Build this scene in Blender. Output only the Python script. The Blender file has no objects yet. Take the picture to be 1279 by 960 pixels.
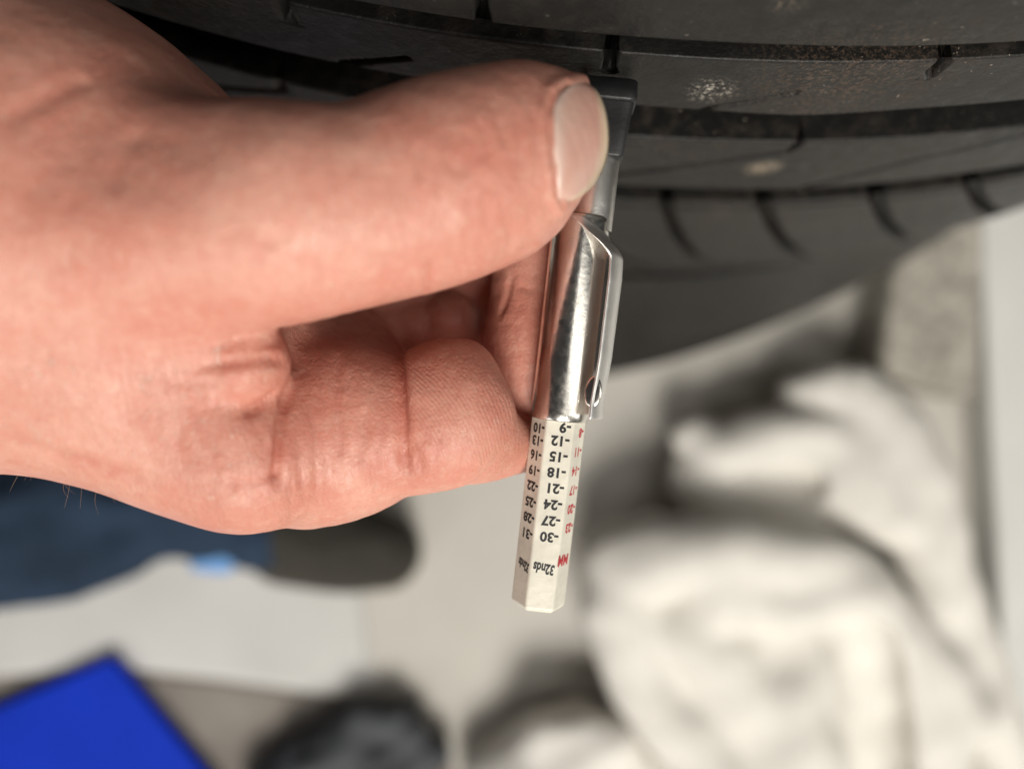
import bpy, math, random
import numpy as np
from mathutils import Vector, Matrix

# ------------------------------------------------------------------ camera, light, exposure
scene = bpy.context.scene
COL = scene.collection
H = 0.470                                   # camera height over the floor (m); it looks straight down
FPX, CX, CY = 900.0, 639.5, 480.0           # focal length and centre in photo pixels (1279 x 960)

cam_d = bpy.data.cameras.new('camera')
cam_d.sensor_width = 36.0
cam_d.lens = 36.0 * FPX / 1279.0
cam_d.clip_start, cam_d.clip_end = 0.005, 50
cam_d.dof.use_dof = True
cam_d.dof.focus_distance = 0.1035
cam_d.dof.aperture_fstop = cam_d.lens / 4.2  # 4.2 mm entrance pupil
cam = bpy.data.objects.new('camera', cam_d)
cam.location = (0, 0, H)
COL.objects.link(cam)
scene.camera = cam

world = bpy.data.worlds.new('World')
scene.world = world
world.use_nodes = True
bg = world.node_tree.nodes['Background']
bg.inputs[0].default_value = (0.95, 0.97, 1.0, 1)
bg.inputs[1].default_value = 0.035

def area(name, loc, target, sx, sy, power, col):
    l = bpy.data.lights.new(name, 'AREA')
    l.shape = 'RECTANGLE'
    l.size, l.size_y, l.energy, l.color = sx, sy, power, col
    o = bpy.data.objects.new(name, l)
    o.location = loc
    o.rotation_euler = (Vector(target) - Vector(loc)).to_track_quat('-Z', 'Y').to_euler()
    COL.objects.link(o)
area('workshop_lamp', (0.22, -1.08, 1.42), (0, 0, 0.33), 0.75, 0.7, 41, (1.0, 0.95, 0.87))
area('side_lamp', (0.68, -0.22, 1.02), (0, 0, 0.38), 0.30, 1.5, 3.6, (1.0, 0.97, 0.90))
area('fill_lamp', (-0.95, -1.0, 1.0), (0.25, 0, 0.1), 0.5, 0.5, 4.5, (1.0, 0.97, 0.93))  # fill added at the left to brighten the ledge and floor

scene.view_settings.view_transform = 'Standard'
scene.view_settings.look = 'None'
scene.view_settings.exposure = -0.42
scene.view_settings.gamma = 1
scene.view_settings.use_curve_mapping = False
scene.cycles.use_denoising = True
scene.cycles.max_bounces = 8

rng = np.random.default_rng(4)
random.seed(4)

# ------------------------------------------------------------------ helpers
def P(px, py, d):
    """photo pixel + distance from the camera plane (mm) -> (x, y, d) in mm"""
    return np.array([(px - CX) / FPX * d, (CY - py) / FPX * d, d], float)

def W(p):
    """(x, y, d) in mm -> world metres"""
    p = np.asarray(p, float)
    return np.stack([p[..., 0] * 1e-3, p[..., 1] * 1e-3, H - p[..., 2] * 1e-3], -1)

def obj(name, v, f, mat=None, parent=None, smooth=True, attrs=None, flip=False):
    """link one mesh object; v in mm camera coordinates, kept relative to its thing's base"""
    w = W(v)
    base = np.zeros(3)
    r = parent
    while r is not None:
        base = base + np.array(r.location)
        r = r.parent
    own = np.zeros(3)
    if parent is None:
        own = np.array([w[:, 0].mean(), w[:, 1].mean(), w[:, 2].min()])
    m = bpy.data.meshes.new(name)
    if isinstance(f, np.ndarray):
        f = f.tolist()
    if flip:
        f = [q[::-1] for q in f]
    m.from_pydata((w - base - own).tolist(), [], f)
    if attrs:
        for k, a in attrs.items():
            at = m.attributes.new(k, 'FLOAT', 'POINT')
            at.data.foreach_set('value', np.asarray(a, np.float32))
    m.update()
    if smooth:
        m.polygons.foreach_set('use_smooth', [True] * len(m.polygons))
    o = bpy.data.objects.new(name, m)
    o.location = own
    if mat: m.materials.append(mat)
    if parent is not None: o.parent = parent
    COL.objects.link(o)
    return o

def thing(name, label, cat, base_mm):
    o = bpy.data.objects.new(name, None)
    o.location = W(base_mm)
    o.empty_display_size = 0.01
    COL.objects.link(o)
    o['label'] = label; o['category'] = cat
    return o

def tag(o, label=None, cat=None, kind=None):
    if label: o['label'] = label
    if cat: o['category'] = cat
    if kind: o['kind'] = kind
    return o

def fix_normals(o):
    import bmesh
    bm = bmesh.new(); bm.from_mesh(o.data)
    bmesh.ops.recalc_face_normals(bm, faces=bm.faces)
    bm.to_mesh(o.data); bm.free()

def edge_split(o, ang=35):
    m = o.modifiers.new('bevel_edges', 'BEVEL')
    m.width, m.segments, m.limit_method, m.angle_limit = 0.00025, 2, 'ANGLE', math.radians(ang)

# ------------------------------------------------------------------ node helper
class N:
    def __init__(s, name):
        s.m = bpy.data.materials.new(name); s.m.use_nodes = True
        s.t = s.m.node_tree; s.b = s.t.nodes['Principled BSDF']
    def n(s, typ, ins=None, **props):
        x = s.t.nodes.new(typ)
        for k, v in props.items(): setattr(x, k, v)
        for k, v in (ins or {}).items():
            if isinstance(v, bpy.types.NodeSocket): s.t.links.new(v, x.inputs[k])
            else: x.inputs[k].default_value = v
        return x
    def math(s, op, a, b=0.0, c=0.0, clamp=False):
        return s.n('ShaderNodeMath', {0: a, 1: b, 2: c}, operation=op, use_clamp=clamp).outputs[0]
    def mix(s, fac, a, b, blend='MIX'):
        x = s.n('ShaderNodeMix', data_type='RGBA', blend_type=blend)
        for i, v in ((0, fac), (6, a), (7, b)):
            if isinstance(v, bpy.types.NodeSocket): s.t.links.new(v, x.inputs[i])
            else: x.inputs[i].default_value = v
        return x.outputs[2]
    def pos(s): return s.n('ShaderNodeNewGeometry').outputs['Position']
    def noise(s, scale, detail=4, rough=.55, vec=None, dist=0.0):
        x = s.n('ShaderNodeTexNoise', {'Scale': scale, 'Detail': detail, 'Roughness': rough, 'Distortion': dist})
        s.t.links.new(vec or s.pos(), x.inputs['Vector'])
        return x.outputs['Fac']
    def ramp(s, v, lo, hi, a=0.0, b=1.0):
        x = s.n('ShaderNodeMapRange', {0: v, 1: lo, 2: hi, 3: a, 4: b}, clamp=True)
        return x.outputs[0]
    def attr(s, name): return s.n('ShaderNodeAttribute', attribute_name=name).outputs['Fac']
    def near(s, p_mm, radius_mm):
        """1 at a place on the thing, falling to 0 at the radius"""
        w = W(p_mm)
        d = s.n('ShaderNodeVectorMath', {0: s.pos(), 1: tuple(w)}, operation='DISTANCE').outputs['Value']
        return s.ramp(d, radius_mm * .25e-3, radius_mm * 1e-3, 1.0, 0.0)
    def set(s, **kw):
        for k, v in kw.items():
            k = k.replace('_', ' ')
            if isinstance(v, bpy.types.NodeSocket): s.t.links.new(v, s.b.inputs[k])
            else: s.b.inputs[k].default_value = v
        return s
    def bump(s, h, dist, strength=1.0, prev=None):
        x = s.n('ShaderNodeBump', {'Strength': strength, 'Distance': dist, 'Height': h})
        if prev is not None: s.t.links.new(prev, x.inputs['Normal'])
        return x.outputs['Normal']

def rgb(r, g, b): return (r, g, b, 1)

# ------------------------------------------------------------------ signed distance modelling
def tube(stations, k=1.0):
    """chain of round cones; stations are (px, py, radius_px, depth_mm); k flattens it towards the camera"""
    out = []
    for px, py, r, d in stations:
        p = P(px, py, d); out.append((p[0], p[1], p[2], r * d / FPX))
    a = np.array(out)
    if len(a) > 2:                           # round the chain off with a spline
        e = np.concatenate([[2 * a[0] - a[1]], a, [2 * a[-1] - a[-2]]]); o = []
        for i in range(1, len(e) - 2):
            for t in (0, .34, .67):
                o.append(.5 * (2 * e[i] + (e[i + 1] - e[i - 1]) * t + (2 * e[i - 1] - 5 * e[i] + 4 * e[i + 1] - e[i + 2]) * t * t + (3 * e[i] - e[i - 1] - 3 * e[i + 1] + e[i + 2]) * t ** 3))
        a = np.array(o + [a[-1]])
    return a, k

def cone_sd(p, a, b, ra, rb):
    ba = b - a; l2 = ba @ ba
    if l2 < 1e-9: return np.linalg.norm(p - a, axis=1) - max(ra, rb)
    h = np.clip(((p - a) @ ba) / l2, 0, 1)
    q = p - a - h[:, None] * ba
    return np.sqrt(np.einsum('ij,ij->i', q, q)) - (ra + (rb - ra) * h)

def tube_sd(p, tb):
    st, k = tb
    q = p.copy(); q[:, 2] *= k
    s = st.copy(); s[:, 2] *= k
    d = None
    for i in range(len(s) - 1):
        e = cone_sd(q, s[i, :3], s[i + 1, :3], s[i, 3], s[i + 1, 3])
        d = e if d is None else np.minimum(d, e)
    if len(s) == 1: d = np.linalg.norm(q - s[0, :3], axis=1) - s[0, 3]
    return d / (k if k > 1 else 1.0) if k > 1 else d

def smin(a, b, k):
    h = np.maximum(k - np.abs(a - b), 0) / k
    return np.minimum(a, b) - h * h * k * .25

def make_sdf(ops, far=8.0):
    def f(p):
        out = np.full(len(p), far)
        for op, tb, k in ops:
            st = tb[0]; m = k + far
            lo = (st[:, :3] - st[:, 3:4]).min(0) - m; hi = (st[:, :3] + st[:, 3:4]).max(0) + m
            idx = np.nonzero(((p > lo) & (p < hi)).all(1))[0]
            if not len(idx): continue
            d = tube_sd(p[idx], tb)
            if op == 'u': out[idx] = smin(out[idx], d, k)
            else: out[idx] = -smin(-out[idx], d, k)
        return out
    return f

def grad(f, p, e=0.15):
    k = np.array([[1, -1, -1], [-1, -1, 1], [-1, 1, -1], [1, 1, 1]], float)
    g = sum(kk * f(p + kk * e)[:, None] for kk in k)
    return g / (np.linalg.norm(g, axis=1)[:, None] + 1e-9)

def mesh_sdf(f, lo, hi, h, coarse=4):
    lo = np.array(lo, float); hi = np.array(hi, float)
    nc = np.ceil((hi - lo) / (h * coarse)).astype(int) + 1
    ax = [lo[i] + (np.arange(nc[i]) + .5 - .5 / coarse) * h * coarse for i in range(3)]
    g = np.stack(np.meshgrid(*ax, indexing='ij'), -1).reshape(-1, 3)
    Fc = f(g).reshape(nc)
    F = Fc
    for a in range(3): F = np.repeat(F, coarse, axis=a)
    F = F.copy()
    n = F.shape
    ii = np.nonzero(np.abs(F.ravel()) < h * coarse * 1.25)[0]
    ijk = np.stack(np.unravel_index(ii, n), -1)
    F.ravel()[ii] = f(lo + ijk * h)
    s = F < 0
    c = np.zeros(tuple(x - 1 for x in n), np.int8)
    for dx in (0, 1):
        for dy in (0, 1):
            for dz in (0, 1):
                c += s[dx:n[0] - 1 + dx, dy:n[1] - 1 + dy, dz:n[2] - 1 + dz]
    act = (c > 0) & (c < 8)
    ids = np.full(act.shape, -1, np.int64)
    cells = np.argwhere(act)
    ids[act] = np.arange(len(cells))
    acc = np.zeros((len(cells), 3)); cnt = np.zeros(len(cells))
    corners = [(x, y, z) for x in (0, 1) for y in (0, 1) for z in (0, 1)]
    for i, a in enumerate(corners):
        for b in corners[i + 1:]:
            if sum(abs(a[t] - b[t]) for t in range(3)) != 1: continue
            fa = F[tuple((cells + a).T)]; fb = F[tuple((cells + b).T)]
            m = (fa < 0) != (fb < 0)
            t = fa[m] / (fa[m] - fb[m])
            acc[m] += np.array(a) + t[:, None] * (np.array(b) - np.array(a)); cnt[m] += 1
    v = lo + (cells + acc / cnt[:, None]) * h
    faces = []
    for a in range(3):
        b, c2 = (a + 1) % 3, (a + 2) % 3
        sl0 = [slice(None)] * 3; sl1 = [slice(None)] * 3
        sl0[a] = slice(0, n[a] - 1); sl1[a] = slice(1, n[a])
        e = np.argwhere(s[tuple(sl0)] != s[tuple(sl1)])
        e = e[(e[:, b] > 0) & (e[:, c2] > 0) & (e[:, b] < n[b] - 1) & (e[:, c2] < n[c2] - 1)]
        q = []
        for db, dc in ((1, 1), (0, 1), (0, 0), (1, 0)):
            k = e.copy(); k[:, b] -= db; k[:, c2] -= dc
            q.append(ids[tuple(k.T)])
        q = np.stack(q, 1)
        pos_ = s[tuple(e.T)]
        q[pos_] = q[pos_][:, ::-1]
        faces.append(q)
    faces = np.concatenate(faces)
    for _ in range(2):
        v = v - np.clip(f(v), -h, h)[:, None] * grad(f, v) * .9
    return v, faces

def value_noise(p, scale, seed=0):
    """smooth noise in [-1, 1] at points (mm)"""
    r = np.random.default_rng(seed)
    out = np.zeros(len(p))
    for _ in range(7):
        k = r.normal(size=3); k *= (2 * math.pi / scale) / np.linalg.norm(k) * r.uniform(.6, 1.5)
        out += np.sin(p @ k + r.uniform(0, 6.28))
    return out / 3.5

# ------------------------------------------------------------------ materials
def m_skin():
    s = N('skin')
    flush, flake = s.attr('flush'), s.attr('flake')
    n1 = s.noise(55, 5, .6); n2 = s.noise(210, 4, .6); n3 = s.noise(900, 3, .6)
    c = s.mix(s.ramp(n1, .35, .66), rgb(.59, .252, .186), rgb(.685, .345, .266))
    c = s.mix(s.math('MULTIPLY', s.ramp(n2, .46, .70), .55), c, rgb(.60, .225, .165))
    c = s.mix(s.math('MULTIPLY', s.ramp(n3, .5, .75), .30), c, rgb(.70, .46, .36))
    c = s.mix(s.math('MULTIPLY', flush, s.ramp(n2, .25, .6, .45, 1.0)), c, rgb(.52, .165, .115))
    fl = s.math('MULTIPLY', flake, s.ramp(s.noise(620, 6, .75, dist=1.5), .585, .64))
    c = s.mix(s.math('MULTIPLY', fl, .8), c, rgb(.80, .66, .55))
    n4 = s.noise(430, 5, .7)
    c = s.mix(s.math('MULTIPLY', s.ramp(n4, .52, .72), .35), c, rgb(.55, .20, .15))
    c = s.mix(s.math('MULTIPLY', s.ramp(n4, .46, .30), .30), c, rgb(.74, .47, .37))
    ridge = s.math('MULTIPLY', s.math('SINE', s.math('MULTIPLY_ADD', s.noise(320, 3, .6), 5.0, s.attr('phase'))), s.attr('ridge'))
    ridge = s.math('MULTIPLY', ridge, s.ramp(s.noise(170, 4, .6), .38, .62))
    h = s.math('MULTIPLY_ADD', ridge, .16, s.math('MULTIPLY', s.noise(1500, 3, .6), .35))
    vor = s.n('ShaderNodeTexVoronoi', {'Scale': 1350.0, 'Randomness': 1.0}, feature='DISTANCE_TO_EDGE')
    s.t.links.new(s.pos(), vor.inputs['Vector'])
    h2 = s.math('ADD', s.math('MULTIPLY', s.ramp(vor.outputs['Distance'], 0, .22), .45), s.math('MULTIPLY', fl, 1.2))
    nb = s.bump(h, .00016, .8)
    nb = s.bump(h2, .00009, .6, nb)
    st = s.n('ShaderNodeMapping', {'Vector': s.pos(), 'Rotation': (.2, .1, .35), 'Scale': (2.6, .5, 1.4)})
    nb = s.bump(s.noise(420, 5, .7, st.outputs[0], .8), .00035, .55, nb)
    nb = s.bump(s.noise(260, 4, .6), .0006, .5, nb)
    c = s.mix(s.math('MULTIPLY', s.ramp(ridge, -.2, -1, 0, .07), 1.0), c, rgb(.46, .17, .12))
    s.set(Base_Color=c, Roughness=s.ramp(n2, .3, .7, .36, .52), Normal=nb, Subsurface_Weight=.22,
          Subsurface_Radius=(.0042, .0016, .0009), Subsurface_Scale=1.0, Specular_IOR_Level=.5)
    return s.m

def m_nail():
    s = N('nail_plate')
    e = s.attr('edge'); st = s.noise(130, 3, .5)
    c = s.mix(s.ramp(st, .3, .7), rgb(.63, .335, .27), rgb(.70, .43, .355))
    c = s.mix(s.ramp(e, .80, .97, 0, .85), c, rgb(.72, .60, .42))
    c = s.mix(s.math('MULTIPLY', s.attr('moon'), .6), c, rgb(.74, .58, .50))
    mp = s.n('ShaderNodeMapping', {'Vector': s.pos(), 'Scale': (.15, 1.0, .5)})
    h = s.math('ADD', s.noise(220, 3, .5), s.math('MULTIPLY', s.noise(2600, 2, .5, mp.outputs[0]), .25))
    s.set(Base_Color=c, Roughness=.27, Subsurface_Weight=.15, Subsurface_Radius=(.003, .0015, .001), Subsurface_Scale=1.0,
          Normal=s.bump(h, .0004, .35), Specular_IOR_Level=.5)
    return s.m

def m_rubber(name, base=.022, dust=.5, marks=(), worn_lit=False):
    s = N(name)
    n1 = s.noise(26, 6, .65); n2 = s.noise(300, 5, .7); n3 = s.noise(1100, 2, .6)
    c = s.mix(s.ramp(n1, .3, .7), rgb(base, base, base * .97), rgb(base * 1.55, base * 1.5, base * 1.42))
    if worn_lit:                                 # groove shade painted into the colour: walls and slits darker than wear-greyed faces
        c = s.mix(s.ramp(s.attr('worn_lit'), .4, .9, 1, 0), c, rgb(.0085, .0085, .008))
    d = s.math('MULTIPLY', s.ramp(n2, .46, .76), s.ramp(s.noise(17, 3), .40, .66))
    c = s.mix(s.math('MULTIPLY', d, dust), c, rgb(.075, .055, .042))
    sp = s.math('MULTIPLY', s.ramp(n3, .70, .74), s.ramp(s.noise(34, 3), .45, .62))
    c = s.mix(s.math('MULTIPLY', sp, .7), c, rgb(.42, .37, .31))
    for p, r, thr, col in marks:
        k = s.math('MULTIPLY', s.near(p, r), s.ramp(s.noise(1500, 6, .8), thr, thr + .09))
        c = s.mix(s.math('MULTIPLY', k, .85), c, col)
    nb = s.bump(n2, .0006, .5)
    nb = s.bump(s.noise(1300, 3, .6), .0002, .5, nb)
    s.set(Base_Color=c, Roughness=s.ramp(n2, .3, .7, .36, .6), Normal=nb, Specular_IOR_Level=.27)
    return s.m

def m_chrome():
    s = N('chromed_steel')
    n = s.noise(900, 4, .7)
    s.set(Base_Color=s.mix(s.ramp(n, .55, .75), rgb(.83, .80, .75), rgb(.72, .68, .61)), Metallic=1.0,
          Roughness=s.ramp(n, .35, .75, .17, .30), Normal=s.bump(s.noise(500, 3), .00012, .3))
    return s.m

def m_plain(name, col, rough=.5, var=.1, scale=40, bump=.0, bscale=300, spec=.4, metal=0.0):
    s = N(name)
    n = s.noise(scale, 5, .6)
    a = rgb(*[x * (1 - var) for x in col]); b = rgb(*[min(1, x * (1 + var)) for x in col])
    s.set(Base_Color=s.mix(s.ramp(n, .3, .7), a, b), Roughness=rough, Specular_IOR_Level=spec, Metallic=metal)
    if bump: s.set(Normal=s.bump(s.noise(bscale, 5, .6), bump, .6))
    return s.m

SKIN, NAIL, CHROME = m_skin(), m_nail(), m_chrome()
SATIN = m_plain('satin_steel', (.93, .92, .90), .40, .05, 300, .0001, 600, .5, 1.0)
BRUSHED = m_plain('brushed_steel', (.95, .93, .89), .34, .05, 300, .0001, 600, .5, 1.0)
BLACK_PLASTIC = m_plain('black_plastic', (.013, .0135, .0145), .42, .15, 300, .00008, 1500)
WHITE_PLASTIC = m_plain('ivory_plastic', (.73, .70, .60), .38, .13, 240, .00010, 900)
INK = m_plain('black_ink', (.015, .015, .017), .5)
RED_INK = m_plain('red_ink', (.52, .02, .035), .5)
HAIR = m_plain('body_hair', (.28, .22, .17), .4)

# ------------------------------------------------------------------ floor, wall
FD = H * 1000                                # depth of the floor
def quad(name, pts, d, mat, **k):
    return obj(name, np.array([P(x, y, d) for x, y in pts]), [list(range(len(pts)))], mat, smooth=False, flip=True, **k)

s = N('floor_concrete')
n1, n2 = s.noise(5, 5, .6), s.noise(90, 5, .65)
c = s.mix(s.ramp(n1, .3, .7), rgb(.49, .465, .42), rgb(.575, .55, .505))
c = s.mix(s.math('MULTIPLY', s.ramp(n2, .5, .7), .3), c, rgb(.48, .45, .40))
s.set(Base_Color=c, Roughness=.55, Normal=s.bump(n2, .0006, .5))
B = 3000.
f = obj('floor', np.array([[-B, -B, FD], [B, -B, FD], [B, B, FD], [-B, B, FD]]), [[0, 1, 2, 3]], s.m, smooth=False)
tag(f, kind='structure')

def prism(name, pts, d0, d1, mat, parent=None, bevel=2.0):
    """outline given on the floor by photo pixels, standing from depth d1 (low) to d0 (high)"""
    lo = np.array([P(x, y, d1) for x, y in pts]); hi = lo.copy(); hi[:, 2] = d0
    n = len(pts)
    F = [list(range(n))[::-1], list(range(n, 2 * n))] + [[i, (i + 1) % n, n + (i + 1) % n, n + i] for i in range(n)]
    o = obj(name, np.concatenate([lo, hi]), F, mat, parent, smooth=False)
    fix_normals(o)
    m = o.modifiers.new('soft_edges', 'BEVEL'); m.width, m.segments, m.limit_method = bevel * 1e-3, 3, 'ANGLE'
    return o

WALLM = m_plain('white_wall_paint', (.68, .68, .66), .6, .06, 12, .0005, 150)
w = prism('white_ledge', [(1186, 180), (1236, 1100), (1800, 1100), (1800, 180)], FD - 26, FD, WALLM, bevel=3)
tag(w, 'low white painted ledge along the right edge beside the rag heap', 'ledge')
s = N('speckled_concrete')
n = s.noise(120, 5, .7)
c = s.mix(s.ramp(n, .4, .62), rgb(.27, .25, .215), rgb(.50, .47, .41))
c = s.mix(s.ramp(s.noise(75, 2), .62, .70), c, rgb(.20, .18, .155))
s.set(Base_Color=c, Roughness=.85, Normal=s.bump(n, .002, .8))
w = prism('concrete_block', [(1092, 250), (1062, 470), (1178, 500), (1186, 250)], FD - 38, FD, s.m, bevel=5)
tag(w, 'speckled beige concrete block on the floor between tyre and white wall', 'concrete block')

# ------------------------------------------------------------------ tyre
TS = 1.12
ta = np.array([.003, -.073, 1.]); ta /= np.linalg.norm(ta)
tc = np.array([42.12, 358.743, 128.]) * TS
TR = 320 * TS
e1 = np.cross([0, 1, 0], ta); e1 /= np.linalg.norm(e1)
e2 = np.cross(ta, e1); e2 = -e2 if e2[1] > 0 else e2
def tyre_pt(th, t, r):
    th, t, r = np.broadcast_arrays(th, t, r)
    return tc + ta * t[..., None] + r[..., None] * (np.sin(th)[..., None] * e1 + np.cos(th)[..., None] * e2)
def tyre_uv(px, py, r=TR):
    """photo pixel -> (theta, t) on the tread cylinder"""
    d = P(px, py, 1.0); o = -tc
    dp = d - ta * (d @ ta); op = o - ta * (o @ ta)
    A, Bq, C = dp @ dp, 2 * dp @ op, op @ op - r * r
    k = (-Bq - math.sqrt(max(Bq * Bq - 4 * A * C, 0))) / (2 * A)
    p = d * k - tc
    return math.atan2(p @ e1, p @ e2), p @ ta

tyre = thing('tyre', 'well-used black car tyre with grooved tread above the hand', 'tyre', tyre_pt(0., 260., TR))
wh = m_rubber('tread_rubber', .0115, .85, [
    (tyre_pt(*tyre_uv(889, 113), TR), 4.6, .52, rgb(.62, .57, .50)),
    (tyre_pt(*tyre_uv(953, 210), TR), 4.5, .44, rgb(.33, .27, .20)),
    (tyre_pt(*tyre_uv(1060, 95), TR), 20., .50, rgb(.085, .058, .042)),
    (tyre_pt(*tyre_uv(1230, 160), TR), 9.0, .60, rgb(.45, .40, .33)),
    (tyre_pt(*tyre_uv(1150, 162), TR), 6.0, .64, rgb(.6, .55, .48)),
    (tyre_pt(*tyre_uv(985, 5), TR), 3.0, .52, rgb(.20, .16, .12))], worn_lit=True)
side_m = m_rubber('sidewall_rubber', .0095, .6)

def line_uv(pts):
    return np.array([(lambda a: (a[0] * TR, a[1]))(tyre_uv(*p)) for p in pts])

def slit_depth(U, T, slits):
    """depth (mm) of the narrow slots cut into a rib; slits: (polyline uv, half width, depth)"""
    d = np.zeros_like(U)
    for pl, hw, dep in slits:
        best = np.full(U.shape, 1e9)
        lo = pl.min(0) - hw - 2; hi = pl.max(0) + hw + 2
        m = (U > lo[0]) & (U < hi[0]) & (T > lo[1]) & (T < hi[1])
        if not m.any(): continue
        p = np.stack([U[m], T[m]], -1); b = np.full(len(p), 1e9)
        for i in range(len(pl) - 1):
            a, c = pl[i], pl[i + 1]; ac = c - a
            h = np.clip(((p - a) @ ac) / (ac @ ac), 0, 1)
            b = np.minimum(b, np.linalg.norm(p - a - h[:, None] * ac, axis=1))
        best[m] = b
        d = np.maximum(d, dep * np.clip((hw + .22 - best) / .44, 0, 1))
    return d

fine = np.concatenate([np.arange(-190, -70, 1.2), np.arange(-70, 150, .42), np.arange(150, 330, 1.2)])
coarse_r = np.arange(330, 2 * math.pi * TR - 190, 30.)
ARC = np.concatenate([fine, coarse_r])
def rib(name, t0, t1, slits=(), drop=None, edge1=None, depth=8.5, step=.42, label=None):
    n = max(int((t1 - t0) / step), 3)
    tt = np.linspace(0, 1, n)
    U = np.repeat(ARC[:, None], n + 4, 1)
    k = np.concatenate([[0, 0], tt, [1, 1]])[None]
    tend = t1 + (edge1(ARC) if edge1 else 0 * ARC)
    T = t0 + (tend[:, None] - t0) * k
    r = np.full(U.shape, TR)
    if drop: r = r - drop(T)
    r[:, 2:-2] -= slit_depth(U[:, 2:-2], T[:, 2:-2], slits)
    edge = np.minimum(T - t0, tend[:, None] - T)
    r[:, 2:-2] -= .18 * np.clip(1 - edge[:, 2:-2] / .5, 0, 1) ** 2
    r[:, 2:-2] += .12 * np.sin(U[:, 2:-2] / 13.) * np.sin(T[:, 2:-2] / 5. + U[:, 2:-2] / 31.)
    r[:, 1] -= .45; r[:, -2] -= .45
    r[:, 0] = TR - depth - 1.5; r[:, -1] = TR - depth - 1.5
    if drop: r[:, 0] -= drop(T)[:, 0]; r[:, -1] -= drop(T)[:, -1]
    v = tyre_pt(U / TR, T, r).reshape(-1, 3)
    m, w_ = U.shape
    i = np.arange(m)[:, None] * w_ + np.arange(w_ - 1)[None]
    j = (np.arange(m)[:, None] + 1) % m * w_ + np.arange(w_ - 1)[None]
    F = np.stack([i, i + 1, j + 1, j], -1).reshape(-1, 4)
    worn_lit = np.zeros(U.shape); worn_lit[:, 2:-2] = 1 - np.clip(slit_depth(U[:, 2:-2], T[:, 2:-2], slits) / .5, 0, 1)  # rib tops keep the lit tone; walls and slits get painted shade
    o = obj(name, v, F, wh, tyre, attrs={'worn_lit': worn_lit.ravel()})
    return o

tA = np.mean([tyre_uv(x, y)[1] for x, y in [(761, 49), (861, 54), (963, 56), (1085, 57), (1279, 52)]])
tA2 = np.mean([tyre_uv(x, y)[1] for x, y in [(900, 75), (1085, 77), (1200, 76)]])
tB = np.mean([tyre_uv(x, y)[1] for x, y in [(792, 131), (882, 137), (1105, 135), (1279, 126)]])
tB2 = np.mean([tyre_uv(x, y)[1] for x, y in [(850, 176), (950, 177), (1150, 169)]])
tC = np.mean([tyre_uv(x, y)[1] for x, y in [(830, 236), (942, 238), (1161, 220), (1279, 205)]])
tC2 = np.mean([tyre_uv(x, y)[1] for x, y in [(900, 255), (1043, 249), (1161, 236)]])
tD = np.mean([tyre_uv(x, y)[1] for x, y in [(866, 359), (976, 351), (1043, 338), (1140, 315)]])

def shifted(pl, du):
    q = pl.copy(); q[:, 0] += du; return q
def repeat(pl, hw, dep, pitch, lo=-3, hi=4):
    return [(shifted(pl, k * pitch), hw, dep) for k in range(lo, hi)]

a1 = line_uv([(598, -40), (600, 0), (603, 30)])
rib('tread_rib', -78., tA, [(a1, .8, 6), (shifted(a1, -62), .8, 6), (shifted(a1, 118), .5, 3), (shifted(a1, 175), .8, 6)])
b1 = line_uv([(763, 40), (763, 66), (761, 88)])
b2 = line_uv([(1187, 50), (1184, 72), (1172, 86), (1157, 97)])
b3 = line_uv([(862, 143), (892, 134), (940, 126), (992, 116)])
B_bump = lambda U: 1.7 * np.exp(-((U - line_uv([(1000, 140)])[0, 0]) / 14.) ** 2)
rib('tread_rib', tA2, tB, [(b1, .75, 6), (b2, .8, 6), (b3, .55, 2.2), (shifted(b1, -48), .7, 6), (shifted(b3, -60), .5, 4), (shifted(b3, 98), .5, 4)], edge1=B_bump, step=.22)
c1 = line_uv([(740, 224), (775, 217), (880, 204), (983, 189), (994, 183), (1000, 178)])
c2 = line_uv([(1330, 150), (1279, 168), (1150, 198), (1000, 234)])
rib('tread_rib', tB2, tC, [(c1, .55, 4.5), (c2, .5, 4.0), (shifted(c1, -95), .42, 3), (shifted(c2, -110), .42, 3.), (shifted(c1, 110), .42, 3)])
shoulder = lambda T: 6.0 * np.clip((T - (tC2 + .45 * (tD - tC2))) / (.55 * (tD - tC2)), 0, 1) ** 2.2
gl = [line_uv(q) for q in (
    [(832, 248), (835, 266), (845, 294), (866, 321), (908, 342), (935, 352)],
    [(952, 244), (957, 264), (970, 294), (993, 317), (1030, 336)],
    [(1092, 238), (1098, 256), (1107, 279), (1128, 299), (1160, 308)],
    [(1210, 222), (1216, 235), (1225, 256), (1250, 270)])]
pit = (gl[2][0, 0] - gl[0][0, 0]) / 2
sl = [(q, 1.5, 5.0) for q in gl] + [(shifted(gl[0], -pit * k), 1.5, 5.0) for k in range(1, 6)]
band = [(np.array([[-260., tC2 + 3.6], [400., tC2 + 3.6]]), .5, 1.0)]
so = rib('shoulder_rib', tC2, tD, sl + band, drop=shoulder, step=.6)
so['label'] = 'outer shoulder rib crossed by curved grooves'
# groove floor under the ribs
n = 40
T = np.linspace(-78, tD - 4, n)
A = np.linspace(0, 2 * math.pi, 361)[:-1]
v = tyre_pt(A[:, None], T[None], np.full((360, n), TR - 8.5) - (T > tC2) * 7.).reshape(-1, 3)
def grid_faces(m, n, wrap=True):
    i = np.arange(m if wrap else m - 1)[:, None]; j = np.arange(n - 1)[None]
    return np.stack([i * n + j, i * n + j + 1, (i + 1) % m * n + j + 1, (i + 1) % m * n + j], -1).reshape(-1, 4)
obj('tread_base', v, grid_faces(360, n), wh, tyre)
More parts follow.
